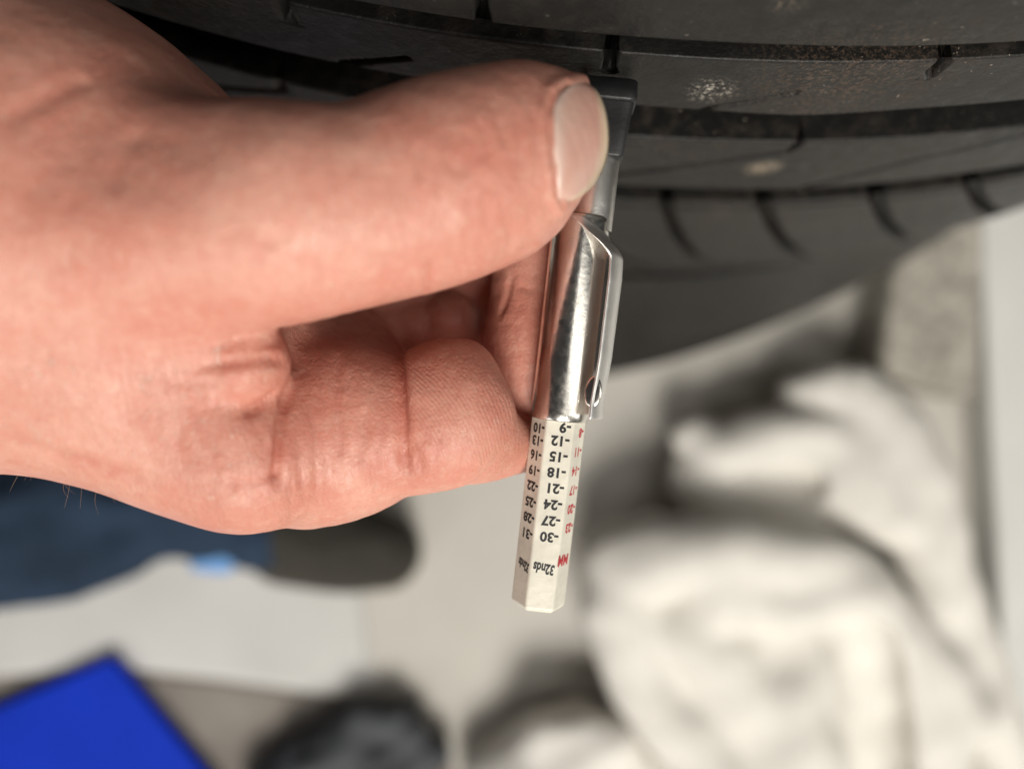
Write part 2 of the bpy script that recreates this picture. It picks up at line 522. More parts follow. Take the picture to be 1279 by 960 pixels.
# far sidewall: bulges out beyond the shoulder and carries the tyre
Sc = np.array([-22., 0., 0.]); E0 = P(845, 452, 425)
scy = E0[1] + 330.
prof = [(256, 318), (275, 323), (300, 331), (335, 342.5), (370, 352), (400, 357), (425, 358.5), (445, 356), (460, 348), (468, 332)]
prof = np.array(prof, float)
dd = np.interp(np.linspace(0, 1, 60), np.linspace(0, 1, len(prof)), prof[:, 0])
rr = np.interp(np.linspace(0, 1, 60), np.linspace(0, 1, len(prof)), prof[:, 1])
for _ in range(4):
    rr[1:-1] = (rr[:-2] + rr[1:-1] * 2 + rr[2:]) / 4; dd[1:-1] = (dd[:-2] + dd[1:-1] * 2 + dd[2:]) / 4
rr = rr + .5 * np.exp(-((dd - 330) / 3.) ** 2) + .4 * np.exp(-((dd - 352) / 2.5) ** 2)
sx0, sy0 = -22., P(640, 463, 425)[1] + 348.
cx_shift = np.clip((430 - dd) / 180, 0, 1)
A = np.linspace(0, 2 * math.pi, 241)[:-1]
v = np.stack([sx0 + 68 * cx_shift[None] + rr[None] * np.sin(A)[:, None],
              sy0 - rr[None] * np.cos(A)[:, None],
              np.repeat(dd[None], 240, 0)], -1).reshape(-1, 3)
obj('sidewall', v, grid_faces(240, 60), side_m, tyre)
# near sidewall, out of the frame above
pr = np.array([(-78, TR - 1), (-84, TR - 4), (-88, TR - 14), (-90, TR - 60), (-84, TR - 95)], float)
v = tyre_pt(A[:, None], np.repeat(pr[None, :, 0], 240, 0), np.repeat(pr[None, :, 1], 240, 0)).reshape(-1, 3)
obj('sidewall', v, grid_faces(240, 5), side_m, tyre)

# ------------------------------------------------------------------ tread depth gauge
O = P(726.6, 275, 107.3); Eb = P(671.5, 755, 110.0)
gs = Eb - O; GL = np.linalg.norm(gs); gs /= GL
gw = -(O + Eb) / np.linalg.norm(O + Eb); gw -= gs * (gw @ gs); gw /= np.linalg.norm(gw)
gu = np.cross(gw, gs); gu = gu if gu[0] > 0 else -gu
def G(u, w_, s_):
    u, w_, s_ = np.broadcast_arrays(np.asarray(u, float), np.asarray(w_, float), np.asarray(s_, float))
    return O + u[..., None] * gu + w_[..., None] * gw + s_[..., None] * gs
gauge = thing('tread_depth_gauge', 'chrome pocket tread depth gauge with printed white scale held between thumb and finger', 'depth gauge', G(0, 0, GL))
def lathe(name, prof, mat, n=64, cu=0., cw=0.):
    prof = np.array(prof, float); a = np.linspace(0, 2 * math.pi, n + 1)[:-1]
    v = G(cu + prof[None, :, 1] * np.sin(a)[:, None], cw + prof[None, :, 1] * np.cos(a)[:, None], np.repeat(prof[None, :, 0], n, 0)).reshape(-1, 3)
    o = obj(name, v, grid_faces(n, len(prof)), mat, gauge); fix_normals(o); return o
SB = 29.9                                    # bottom rim of the barrel
br = 4.32
lathe('barrel', [(.2, 3.5), (-.25, 4.0), (-.3, br - .12), (-.05, br), (1.0, br), (SB - 1.6, br), (SB - 1.2, br - .06), (SB - .25, br - .06), (SB, br - .2), (SB, br - .5), (SB - 3, br - .5)], CHROME)
lathe('neck', [(1.5, 3.35), (-2, 3.35), (-8.6, 3.3), (-9.1, 3.15), (-9.2, 2.0), (-9.2, .01)], BRUSHED, cu=1.25)
# black plastic foot
def loft(name, secs, mat, parent, cap=True, n=40, p=5.0):
    """superellipse sections (s, centre u, centre w, half u, half w)"""
    a = np.linspace(0, 2 * math.pi, n + 1)[:-1]; V = []
    for s_, cu, cw, hu, hw in secs:
        c, q = np.cos(a), np.sin(a)
        V.append(G(cu + hu * np.sign(c) * np.abs(c) ** (2 / p), cw + hw * np.sign(q) * np.abs(q) ** (2 / p), s_))
    V = np.concatenate(V); m = len(secs)
    F = [[i * n + j, i * n + (j + 1) % n, (i + 1) * n + (j + 1) % n, (i + 1) * n + j] for i in range(m - 1) for j in range(n)]
    if cap: F += [list(range(n)), list(range((m - 1) * n, m * n))[::-1]]
    o = obj(name, V, F, mat, parent); fix_normals(o)
    return o
foot = loft('foot', [(-8.9, .9, 0, 3.9, 3.0), (-9.3, .9, 0, 4.1, 3.2), (-14, .85, -.1, 4.45, 3.35), (-16.6, .8, -.1, 4.75, 3.4), (-17.0, .8, -.1, 4.85, 3.5)], BLACK_PLASTIC, gauge, p=7)
loft('foot_flange', [(-16.8, .8, .1, 4.95, 3.7), (-17.2, .8, .1, 5.1, 3.75), (-17.9, .8, .1, 5.15, 3.8), (-18.6, .8, 0, 5.1, 3.6), (-19.9, .8, -.3, 5.05, 3.3), (-20.2, .8, -.4, 4.9, 3.0)], BLACK_PLASTIC, foot, p=7)
# clip: a sprung strip with a wrapped collar
ns, nf = 60, 18
ss = np.linspace(0, 1, ns); V = []
def clip_pt(k, j, off):
    s0 = 29.0 * k
    r = np.interp(s0, [0, 1.2, 2.6, 4.2, 8, 20, 25, 26.5, 29], [4.42, 4.7, 5.9, 6.75, 6.95, 6.8, 6.45, 6.35, 6.5])
    hi = np.interp(s0, [0, 1.5, 3.2, 5, 22, 29], [118, 88, 60, 46, 45, 47])
    lo = np.interp(s0, [0, 1.5, 3.2, 5, 22, 29], [-60, -50, -42, -36, -34, -30])
    ph = math.radians(lo + (hi - lo) * j)
    st = s0 + (1 - k) ** 6 * max(0, 3.0 * math.cos(ph)) * .8
    return G((r - off) * math.cos(ph), (r - off) * math.sin(ph), st)
for off in (0, .38):
    for k in ss:
        for j in np.linspace(0, 1, nf): V.append(clip_pt(k, j, off))
V = np.array(V)
F = [list(q) for q in grid_faces(ns, nf, False)] + [[x + ns * nf for x in q[::-1]] for q in grid_faces(ns, nf, False)]
border = [(0, j) for j in range(nf)] + [(i, nf - 1) for i in range(1, ns)] + [(ns - 1, j) for j in range(nf - 2, -1, -1)] + [(i, 0) for i in range(ns - 2, 0, -1)]
bi = [i * nf + j for i, j in border]
F += [[bi[k], bi[(k + 1) % len(bi)], bi[(k + 1) % len(bi)] + ns * nf, bi[k] + ns * nf] for k in range(len(bi))]
clip = obj('clip', V, F, SATIN, gauge); fix_normals(clip); edge_split(clip)
# inward pressed bead near the clip's tip
cu, cw, cs = 4.45, 3.95, 25.0
V, F = [], []
for i in range(13):
    for j in range(24):
        t_, a_ = i / 12 * math.pi, j / 24 * 2 * math.pi
        V.append(G(cu + 1.25 * math.sin(t_) * math.cos(a_), cw + .28 * math.sin(t_) * math.sin(a_) + .25 * math.cos(a_) * math.sin(t_), cs + 2.3 * math.cos(t_)))
F = [[i * 24 + j, i * 24 + (j + 1) % 24, (i + 1) * 24 + (j + 1) % 24, (i + 1) * 24 + j] for i in range(12) for j in range(24)]
o = obj('clip_bead', np.array(V), F, CHROME, clip); fix_normals(o)
# hexagonal slide
hr = 4.12; a0 = math.radians(-25)
hx = [a0 + i * math.pi / 3 for i in range(6)]
V = []
for s_, k in ((SB - 6, 1), (GL - .55, 1), (GL, .86)):
    for a_ in hx: V.append(G(hr * k * math.sin(a_), hr * k * math.cos(a_), s_))
F = [[i * 6 + j, i * 6 + (j + 1) % 6, (i + 1) * 6 + (j + 1) % 6, (i + 1) * 6 + j] for i in range(2) for j in range(6)] + [[0, 1, 2, 3, 4, 5], [17, 16, 15, 14, 13, 12]]
slide = obj('scale_slide', np.array(V), F, WHITE_PLASTIC, gauge, smooth=False); fix_normals(slide); edge_split(slide, 20)

def text_mesh(txt, bold):
    c = bpy.data.curves.new('t', 'FONT'); c.body = txt; c.size = 1.0; c.offset = bold; c.resolution_u = 3
    c.align_x = 'LEFT'
    o = bpy.data.objects.new('t', c); COL.objects.link(o)
    dg = bpy.context.evaluated_depsgraph_get()
    m = bpy.data.meshes.new_from_object(o.evaluated_get(dg))
    v = np.array([x.co[:] for x in m.vertices]); f_ = [list(p.vertices) for p in m.polygons]
    bpy.data.objects.remove(o); bpy.data.curves.remove(c); bpy.data.meshes.remove(m)
    return v, f_
def print_face(rows, ang, mat):
    """rows: (text, s, offset across face of the right-hand end, height mm, width factor, extra tilt)"""
    a_ = math.radians(ang); ap = hr * math.cos(math.pi / 6)
    fn = (math.sin(a_), math.cos(a_)); ft = (math.cos(a_), -math.sin(a_))     # (u, w) of the normal and of 'right'
    V, F = [], []; off = 0
    for txt, s_, x0, hgt, wf, tilt in rows:
        v, f_ = v, f_ = text_mesh(txt, .04)
        x = -(v[:, 0]) * hgt / .72 * wf; y = (v[:, 1] - .36) * hgt / .72       # reads upside down: right to left
        c_, q_ = math.cos(tilt), math.sin(tilt)
        x, y = x0 + x * c_ - y * q_, s_ + x * q_ + y * c_
        cut = y < SB + .05
        y = np.where(cut, SB + .05, y)
        V.append(G(fn[0] * (ap + .018) + ft[0] * x, fn[1] * (ap + .018) + ft[1] * x, y)); F += [[i + off for i in p] for p in f_]; off += len(v)
    o = obj('printed_scale', np.concatenate(V), F, mat, slide, smooth=False, flip=True)
    return o
def S(cy): return (510 + cy / 3.693 - 275) / 8.32
rows = [('-' + t, S(y), 1.6, 1.42, 1.04, 0) for t, y in zip(('9', '12', '15', '18', '21', '24', '27', '30'), (79, 140, 212, 284, 356, 430, 504, 578))]
rows.append(('32nds', S(728), 1.55, 1.5, .64, .10))
print_face(rows, 5, INK)
rows = [('-' + t, S(y), 1.75, 1.38, 1.16, 0) for t, y in zip(('10', '13', '16', '19', '22', '25', '28', '31'), (97, 155, 222, 292, 364, 438, 511, 584))]
rows.append(('32nds', S(735), 1.75, 1.4, .62, .12))
print_face(rows, -55, INK)
rows = [('-' + t, S(y), 1.5, 1.35, 1.02, 0) for t, y in zip(('8', '11', '14', '17', '20', '23'), (100, 188, 276, 364, 452, 540))]
rows.append(('MM', S(690), 1.2, 1.6, 1.0, .06))
print_face(rows, 65, RED_INK)

# ------------------------------------------------------------------ hand
def ln(pts, r):                              # crease: (px, py, depth) with radius in mm
    return np.array([(*P(x, y, d), r) for x, y, d in pts]), 1.0
ops = [
    ('u', tube([(-800, 420, 260, 112), (-250, 420, 190, 110), (0, 430, 138, 105), (150, 478, 132, 104), (250, 543, 111, 103), (310, 560, 106, 102.5), (342, 557, 98, 103.5)]), 4),
    ('u', tube([(385, 552, 108, 109.5), (430, 546, 102, 108.0), (480, 540, 84, 106.2)], 1.12), 1.8),
    ('u', tube([(430, 520, 100, 110), (432, 450, 70, 121)]), 5),
    ('u', tube([(430, 180, 150, 100), (190, 292, 166, 96), (60, 280, 274, 106), (-120, 262, 325, 113), (-420, 240, 340, 120), (-800, 200, 350, 124)][1:], 1.0), 10),
    ('u', tube([(200, 420, 170, 106), (380, 430, 90, 128), (470, 400, 70, 134), (570, 370, 66, 138), (660, 330, 60, 139)]), 5),
    ('u', tube([(590, 400, 60, 138), (620, 440, 64, 136), (640, 500, 60, 134)]), 2.0),
    ('u', tube([(360, 470, 72, 122), (460, 425, 62, 128), (548, 408, 44, 126), (560, 400, 36, 124)]), 1.0),
    ('u', tube([(480, 360, 60, 128), (585, 362, 46, 130), (612, 340, 40, 128)]), 1.0),
    ('u', tube([(672, 512, 40, 119), (665, 465, 57, 117.8), (662, 425, 58, 117.8), (666, 378, 54, 118.2), (676, 325, 60, 119), (692, 240, 60, 119.5)]), 0.8),
    ('u', tube([(518, 543, 76, 105.2), (548, 525, 86, 104.6), (560, 519, 83, 104.8), (588, 541, 63, 107.3), (624, 555, 43, 111), (668, 559, 26, 117)], 1.22), 1.0),
    ('u', tube([(532, 482, 44, 105.0), (554, 472, 45, 105.2), (577, 460, 37, 107)], 1.15), 3.0),
    ('u', tube([(676, 172, 84, 97), (640, 190, 105, 95), (600, 213, 121, 93), (530, 236, 125, 90.5), (450, 257, 124, 88.5), (380, 266, 132, 87.5), (300, 272, 143, 88.5), (200, 283, 152, 91)], 1.06), 3.0),
    ('u', tube([(303, 452, 60, 94), (240, 470, 70, 95.5)]), 1.6),
    ('u', tube([(287, 538, 60, 96), (230, 540, 70, 97.5)]), 2.0),
    # wrist tendons and the hollow between them
    ('u', tube([(-160, 190, 30, 80), (0, 128, 24, 82), (120, 72, 22, 89)]), 6.0),
    ('s', tube([(85, 165, 26, 75.0), (190, 165, 30, 74.0)]), 8.0),
]
# flexion creases and wrinkles, pressed into the finished surface: (pixels), width mm, depth mm
creases = [
    ([(372, 548), (376, 590), (380, 628)], .5, .16), ([(396, 520), (394, 570), (398, 612)], .5, .18), ([(408, 560), (411, 600), (409, 636)], .5, .16),
    ([(438, 560), (436, 596), (440, 620)], .5, .16), ([(470, 550), (468, 590), (474, 612)], .5, .18), ([(486, 560), (487, 600)], .45, .16),
    ([(540, 560), (548, 585), (552, 600)], .5, .16), ([(518, 500), (528, 530), (534, 556)], .5, .2), ([(360, 600), (366, 630), (363, 650)], .5, .14), ([(327, 620), (330, 650)], .5, .14),
    ([(228, 520), (222, 560), (226, 590)], .5, .12), ([(200, 470), (240, 480), (280, 476)], .5, .14), ([(215, 500), (250, 510), (280, 505)], .5, .12), ([(322, 530), (330, 560), (329, 590)], .5, .14),
    ([(540, 190), (545, 215), (541, 245)], .5, .14), ([(566, 170), (571, 195), (568, 225)], .45, .14), ([(590, 165), (594, 195), (590, 220)], .45, .14), ([(645, 140), (652, 180), (650, 205)], .45, .10),
    ([(660, 120), (668, 160), (672, 200)], .45, .08), ([(520, 340), (515, 360)], .4, .12), ([(470, 170), (468, 200)], .5, .08),
    ([(499, 425), (500, 470), (501, 510), (503, 560), (508, 596)], .9, .9),
    ([(514, 545), (520, 570), (528, 592)], .7, .40),
    ([(530, 500), (548, 540), (552, 560)], .6, .22),
    ([(421, 440), (421, 490), (424, 540), (427, 572)], .7, .40),
    ([(456, 510), (452, 548), (449, 580)], .6, .25),
    ([(364, 470), (352, 520), (346, 570), (345, 588), (348, 612)], .7, .7),
    ([(352, 590), (338, 594), (322, 596)], .6, .25),
    ([(240, 458), (290, 453), (330, 448), (358, 450)], .7, .45),
    ([(300, 440), (330, 432), (356, 425)], .6, .2),
    ([(302, 518), (325, 506), (350, 488)], .8, .6),
    ([(285, 560), (290, 590), (288, 620)], .7, .18), ([(268, 575), (272, 600)], .6, .15), ([(310, 600), (312, 625)], .6, .15), ([(250, 600), (300, 604), (330, 602)], .6, .15),
    ([(524, 180), (522, 200), (525, 230)], .6, .22), ([(540, 320), (536, 345), (533, 366)], .6, .3),
    ([(577, 160), (583, 190), (578, 220)], .7, .28), ([(600, 150), (607, 180), (603, 205)], .7, .22), ([(624, 150), (630, 185)], .7, .18), ([(558, 155), (556, 185), (561, 215)], .7, .2),
    ([(612, 225), (606, 250), (609, 285)], .7, .15), ([(590, 240), (586, 270)], .7, .12), ([(636, 280), (640, 300), (633, 318)], .6, .14),
    ([(0, 150), (60, 120), (110, 95)], 1.2, .3), ([(0, 545), (60, 563), (130, 585), (200, 604)], 1.3, .25), ([(140, 240), (150, 200), (175, 160)], 1.5, .2), ([(30, 290), (40, 240), (60, 200)], 1.4, .2),
    ([(320, 305), (345, 300), (372, 285)], .8, .12), ([(300, 330), (330, 322)], .8, .1),
    ([(640, 345), (634, 370), (622, 400)], .6, .3), ([(645, 355), (660, 362), (668, 365)], .6, .25),
]
sdf0 = make_sdf(ops)
def ray_hit(f, px, py, d0=70., d1=150.):
    """first surface point seen through photo pixels (arrays)"""
    px = np.asarray(px, float); py = np.asarray(py, float)
    dirs = np.stack([(px - CX) / FPX, (CY - py) / FPX, np.ones_like(px)], -1)
    t = np.full(px.shape, d0)
    for _ in range(90):
        v = f(dirs * t[:, None]); t = np.minimum(t + v * .75, d1)
    return dirs * t[:, None], t
# nail folds: a raised skin roll along the nail's root
root_px = [(731, 99), (708, 106), (690, 119), (683, 142), (687, 178), (692, 212), (695, 240), (703, 259)]
rp, _ = ray_hit(sdf0, [q[0] - 3 for q in root_px], [q[1] for q in root_px])
ops.append(('u', (np.array([(*(p + [0, 0, .45]), .75) for p in rp]), 1.0), 1.3))
ops.append(('s', (np.array([(*(p + [.55, 0, -.25]), .42) for p in rp[1:]]), 1.0), .5))
sdf = make_sdf(ops)
hv, hf = mesh_sdf(sdf, (-190, -32, 62), (22, 68, 162), .55)
hn = grad(sdf, hv)
# soften the back of the hand and the wrist, where no fold is
hpx = CX + FPX * hv[:, 0] / hv[:, 2]; hpy = CY - FPX * hv[:, 1] / hv[:, 2]
wgt = np.clip((330 - hpx) / 90, 0, 1) * np.where(hpy > 410, np.clip((285 - hpx) / 60, 0, 1), 1.)
ed = np.concatenate([hf[:, [0, 1]], hf[:, [1, 2]], hf[:, [2, 3]], hf[:, [3, 0]]])
cnt = np.bincount(ed.ravel(), minlength=len(hv))[:, None]
def laplace(v):
    a = np.stack([np.bincount(ed[:, 0], v[ed[:, 1], i], len(v)) + np.bincount(ed[:, 1], v[ed[:, 0], i], len(v)) for i in range(3)], -1)
    return a / cnt
for _ in range(130): hv = hv + wgt[:, None] * .9 * (laplace(hv) - hv)
hn = grad(sdf, hv)
dep = np.zeros(len(hv)); cflush = np.zeros(len(hv))
for pts, wd, dp in creases:
    pts = np.array(pts, float); k = np.linspace(0, len(pts) - 1, 9 * (len(pts) - 1) + 1)
    l3, _ = ray_hit(sdf, np.interp(k, np.arange(len(pts)), pts[:, 0]), np.interp(k, np.arange(len(pts)), pts[:, 1]))
    idx = np.nonzero(((hv > l3.min(0) - 4) & (hv < l3.max(0) + 4)).all(1))[0]
    d = np.full(len(idx), 99.); e_ = np.zeros(len(idx))
    for q_ in range(len(l3) - 1):
        ab = l3[q_ + 1] - l3[q_]
        if ab @ ab > 16 or ab @ ab < 1e-9: continue
        h_ = np.clip(((hv[idx] - l3[q_]) @ ab) / (ab @ ab), 0, 1)
        dd_ = np.linalg.norm(hv[idx] - l3[q_] - h_[:, None] * ab, axis=1)
        m_ = dd_ < d; d[m_] = dd_[m_]; e_[m_] = ((q_ + h_) / (len(l3) - 1))[m_]
    taper = np.clip(np.minimum(e_, 1 - e_) / .18, 0, 1) ** .6
    g_ = np.exp(-(d / wd) ** 2) - .14 * np.exp(-(d / (wd * 2.4)) ** 2)
    dep[idx] += dp * g_ * taper * 1.4
    cflush[idx] = np.maximum(cflush[idx], np.exp(-(d / (wd * 1.3)) ** 2) * taper * min(1, dp * 1.4))
hv = hv - hn * dep[:, None]
hv = hv + hn * (value_noise(hv, 7, 1) * .06 + value_noise(hv, 19, 2) * .14)[:, None]

def blob(c, r):
    return np.clip(1 - np.linalg.norm(hv - c, axis=1) / r, 0, 1)
def hit1(px, py): return ray_hit(sdf, [px], [py])[0][0]
flush = cflush.copy(); ridge = np.zeros(len(hv)); phase = np.zeros(len(hv)); flake = np.zeros(len(hv))
for px, py, r, a in [(575, 190, 9, .45), (620, 220, 8, .4), (500, 560, 6, .8), (395, 540, 7, .6), (352, 590, 6, .6), (380, 470, 8, .6), (300, 470, 9, .35),
                     (190, 375, 10, .35), (480, 230, 8, .2), (150, 170, 14, .25), (640, 330, 8, .5), (560, 400, 14, .6), (640, 540, 8, .35), (300, 620, 9, .3), (655, 150, 7, .4), (620, 420, 9, .5), (450, 420, 12, .35), (545, 560, 6, .3)]:
    flush = np.maximum(flush, a * np.sqrt(blob(hit1(px, py), r * 1.25)))
c = hit1(585, 480)
m = blob(c, 14) * (hn[:, 2] < .25); ridge = np.clip(m * 2.2, 0, 1)
phase = ((hv - c) @ np.array([.80, .60, .0])) + .028 * ((hv - c) @ np.array([-.6, .8, 0])) ** 2
c2_ = hit1(652, 322)
m2 = blob(c2_, 15) * (hv[:, 2] > 108.5); near2 = (m2 > m * .6)
q = hv - (c2_ + [2.5, .5, 0]); ph2 = np.sqrt(q[:, 0] ** 2 + (q[:, 1] * .8) ** 2)
phase = np.where(near2, ph2, phase) * (2 * math.pi / .52)
ridge = np.maximum(ridge, np.clip(m2 * 2.2, 0, 1))
for px, py, r in [(222, 505, 6), (265, 578, 6), (235, 520, 4), (300, 440, 5), (60, 465, 5), (40, 545, 5), (250, 560, 6)]:
    flake = np.maximum(flake, blob(hit1(px, py), r) ** .5)
hand = obj('person', hv, hf, SKIN, None, attrs={'flush': flush, 'ridge': ridge, 'phase': phase, 'flake': flake})
fix_normals(hand)
tag(hand, 'bare hand reaching in from the left, thumb and curled index finger pinching the gauge', 'person')

def nail(name, root, tip, nu, nv, lift, parent, thick=.45, sink=.35):
    def res(pts, n):
        pts = np.array(pts, float); l = np.concatenate([[0], np.cumsum(np.linalg.norm(np.diff(pts, axis=0), axis=1))])
        k = np.linspace(0, l[-1], n); return np.stack([np.interp(k, l, pts[:, 0]), np.interp(k, l, pts[:, 1])], -1)
    a_, b_ = res(root, nv), res(tip, nv)
    for _ in range(6):
        a_[1:-1] = (a_[:-2] + 2 * a_[1:-1] + a_[2:]) / 4; b_[1:-1] = (b_[:-2] + 2 * b_[1:-1] + b_[2:]) / 4
    u = np.linspace(0, 1, nu)[:, None, None]
    g = (a_[None] * (1 - u) + b_[None] * u).reshape(-1, 2)
    f0 = make_sdf([o_ for o_ in ops if o_[0] == 'u'][:-1]) if parent is hand else sdf0
    p, t = ray_hit(f0, g[:, 0], g[:, 1])
    nn = grad(f0, p)
    uu = np.repeat(np.linspace(0, 1, nu), nv); vv = np.tile(np.linspace(0, 1, nv), nu)
    e = np.minimum(np.clip(uu / .10, 0, 1), np.clip(np.minimum(vv, 1 - vv) / .10, 0, 1))
    off = -sink + (lift + sink) * np.sqrt(np.clip(e, 0, 1))
    top = p + nn * off[:, None]; bot = p + nn * (off - thick)[:, None]
    V = np.concatenate([top, bot]); nq = nu * nv
    F = [list(x) for x in grid_faces(nu, nv, False)] + [[y + nq for y in x[::-1]] for x in grid_faces(nu, nv, False)]
    bd = [j for j in range(nv)] + [i * nv + nv - 1 for i in range(1, nu)] + [(nu - 1) * nv + j for j in range(nv - 2, -1, -1)] + [i * nv for i in range(nu - 2, 0, -1)]
    F += [[bd[k], bd[(k + 1) % len(bd)], bd[(k + 1) % len(bd)] + nq, bd[k] + nq] for k in range(len(bd))]
    ee = np.tile(uu, 2); mo = np.tile(np.exp(-((uu - .10) / .12) ** 2), 2)
    o = obj(name, V, F, NAIL, parent, attrs={'edge': ee, 'moon': mo}); fix_normals(o)
    return o
nail('thumbnail', root_px[:-1] + [(698, 254)],
     [(733, 102), (747, 120), (755, 142), (758, 168), (757, 192), (750, 214), (738, 232), (720, 246), (701, 254)], 26, 34, .38, hand)

# body hair along the lower edge of the wrist
V, F = [], []
for x, y, dx, dy in [(4, 574, 26, 8), (10, 578, -16, 22), (22, 580, 14, 10), (32, 584, -20, 30), (84, 600, 2, 22), (88, 601, -8, 34), (80, 599, 14, 18), (102, 603, -2, 32),
                     (126, 608, -3, 34), (44, 588, -14, 12), (60, 592, -22, 8), (136, 612, 8, 16)]:
    d = 106 + random.uniform(-2, 2); p0 = P(x, y - 6, d); p1 = P(x + dx, y + dy, d - 2.); bend = np.array([random.uniform(-1, 1), random.uniform(-.4, .4), -.6]) * .6
    for i in range(7):
        k = i / 6; c = p0 + (p1 - p0) * k + bend * math.sin(k * math.pi)
        r = .055 * (1 - .8 * k)
        for a_ in range(3):
            V.append(c + r * np.array([math.cos(a_ * 2.094), .3 * math.sin(a_ * 2.094), math.sin(a_ * 2.094)]))
    b0 = len(V) - 21
    F += [[b0 + i * 3 + j, b0 + i * 3 + (j + 1) % 3, b0 + i * 3 + 3 + (j + 1) % 3, b0 + i * 3 + 3 + j] for i in range(6) for j in range(3)]
obj('arm_hair', np.array(V), F, HAIR, hand)

# ------------------------------------------------------------------ blurred things on the floor
def lump(name, tubes, mat, h, k, wr=(1.5, 18), parent=None, subs=()):
    o_ = [('u', tube(t), k) for t in tubes] + [('s', tube(t), k * .6) for t in subs]
    f_ = make_sdf(o_, 40.)
    P_ = np.concatenate([x[1][0] for x in o_ if x[0] == 'u'])
    lo = (P_[:, :3] - P_[:, 3:]).min(0) - k - 6; hi = (P_[:, :3] + P_[:, 3:]).max(0) + k + 6
    v, fa = mesh_sdf(f_, lo, hi, h, 3)
    n_ = grad(f_, v, h * .5)
    v = v + n_ * (value_noise(v, wr[1], 5) * wr[0] + value_noise(v, wr[1] * 2.7, 6) * wr[0] * 1.3)[:, None]
    v[:, 2] = np.minimum(v[:, 2], FD - .5)
    o = obj(name, v, fa, mat, parent); fix_normals(o); return o

def cloth(name, col, var=.06):
    s = N(name)
    n = s.noise(60, 5, .6)
    c = s.mix(s.ramp(n, .3, .7), rgb(*[x * (1 - var) for x in col]), rgb(*[min(1, x * (1 + var)) for x in col]))
    s.set(Base_Color=c, Roughness=.9, Normal=s.bump(s.noise(700, 4, .7), .0006, .6), Specular_IOR_Level=.2)
    return s.m
RAG = cloth('white_cotton', (.76, .735, .685))
r1 = lump('white_rag', [
    [(1000, 492, 26, 440), (1065, 488, 36, 430), (1130, 570, 42, 425), (1165, 690, 46, 425), (1205, 830, 40, 435), (1262, 960, 36, 440)],
    [(868, 545, 28, 440), (900, 560, 34, 435), (960, 545, 34, 430), (1050, 560, 40, 430), (1110, 640, 44, 425)],
    [(862, 590, 24, 445), (900, 620, 30, 440), (980, 640, 34, 440)],
    [(775, 700, 48, 425), (860, 690, 46, 410), (960, 690, 42, 405), (1050, 720, 44, 410), (1120, 790, 44, 415), (1190, 880, 46, 425)],
    [(770, 760, 48, 425), (800, 850, 44, 425), (870, 930, 50, 425), (940, 1040, 60, 425)],
    [(860, 780, 62, 430), (940, 870, 62, 430), (1000, 1000, 62, 430)],
    [(905, 740, 40, 408), (990, 755, 30, 402), (1050, 745, 26, 400), (1075, 760, 26, 402), (1110, 840, 34, 412), (1160, 930, 44, 425)],
    [(1010, 800, 36, 420), (990, 880, 40, 415), (1010, 1000, 50, 415)],
    [(1090, 900, 46, 425), (1120, 1000, 60, 425)],
    [(890, 605, 44, 448), (1000, 600, 60, 446), (1110, 610, 60, 446)], [(930, 585, 30, 436), (1010, 590, 30, 430), (1070, 620, 30, 428)],
    [(820, 680, 40, 440), (1000, 800, 90, 450), (1100, 880, 90, 450), (960, 950, 90, 450)],
    ], RAG, 2.4, 11, (1.5, 44), subs=[[(1050, 800, 26, 396), (1085, 808, 34, 398), (1092, 880, 40, 408), (1098, 960, 42, 414), (1110, 1060, 46, 420)], [(1000, 560, 12, 396), (1070, 600, 14, 400), (1110, 680, 12, 404)], [(940, 600, 18, 418), (1010, 605, 20, 418)], [(1030, 525, 10, 398), (1110, 600, 10, 396)]])
tag(r1, 'large heap of crumpled off-white cotton rag on the floor', 'rag')
r2 = lump('white_rag', [[(640, 975, 62, 456), (715, 955, 78, 450), (785, 980, 66, 454)], [(680, 915, 28, 432), (760, 925, 28, 432)]], cloth('grey_white_cotton', (.78, .755, .71)), 3, 12, (1.5, 30))
tag(r2, 'small rounded grey-white rag bundle at the bottom edge beside the heap', 'rag')
DEN = m_plain('denim', (.026, .046, .082), .9, .45, 14, .0008, 700, .2)
leg = lump('trouser_leg', [[(-500, 690, 120, 400), (-120, 650, 115, 400), (60, 655, 95, 410), (190, 640, 62, 425), (330, 650, 52, 440), (400, 660, 40, 446)],
                           [(60, 600, 40, 400), (125, 640, 28, 395), (150, 690, 20, 415)]], DEN, 3.2, 10, (2.2, 34))
tag(leg, 'faded blue denim trouser leg lying behind the hand at left', 'jeans')
shoe = lump('shoe', [[(360, 660, 46, 440), (430, 675, 50, 442), (478, 685, 42, 446)]], m_plain('olive_suede', (.043, .040, .034), .85, .2, 60, .001, 400, .2), 3, 8, (.8, 30))
tag(shoe, 'dark olive brown shoe toe poking out under the index finger', 'shoe')
lump('sole', [[(360, 676, 52, 461), (430, 684, 54, 461), (482, 690, 45, 461)]], m_plain('dark_sole', (.05, .045, .035), .8), 3.2, 6, (.3, 30), parent=shoe)
bl = lump('blue_rag', [[(248, 700, 13, 430), (276, 697, 15, 426), (302, 686, 11, 428)], [(262, 708, 9, 432), (285, 706, 9, 432)]], m_plain('light_blue_paper', (.16, .36, .72), .7), 2, 4, (1.2, 14))
tag(bl, 'small light blue scrap of cloth below the denim leg', 'rag')

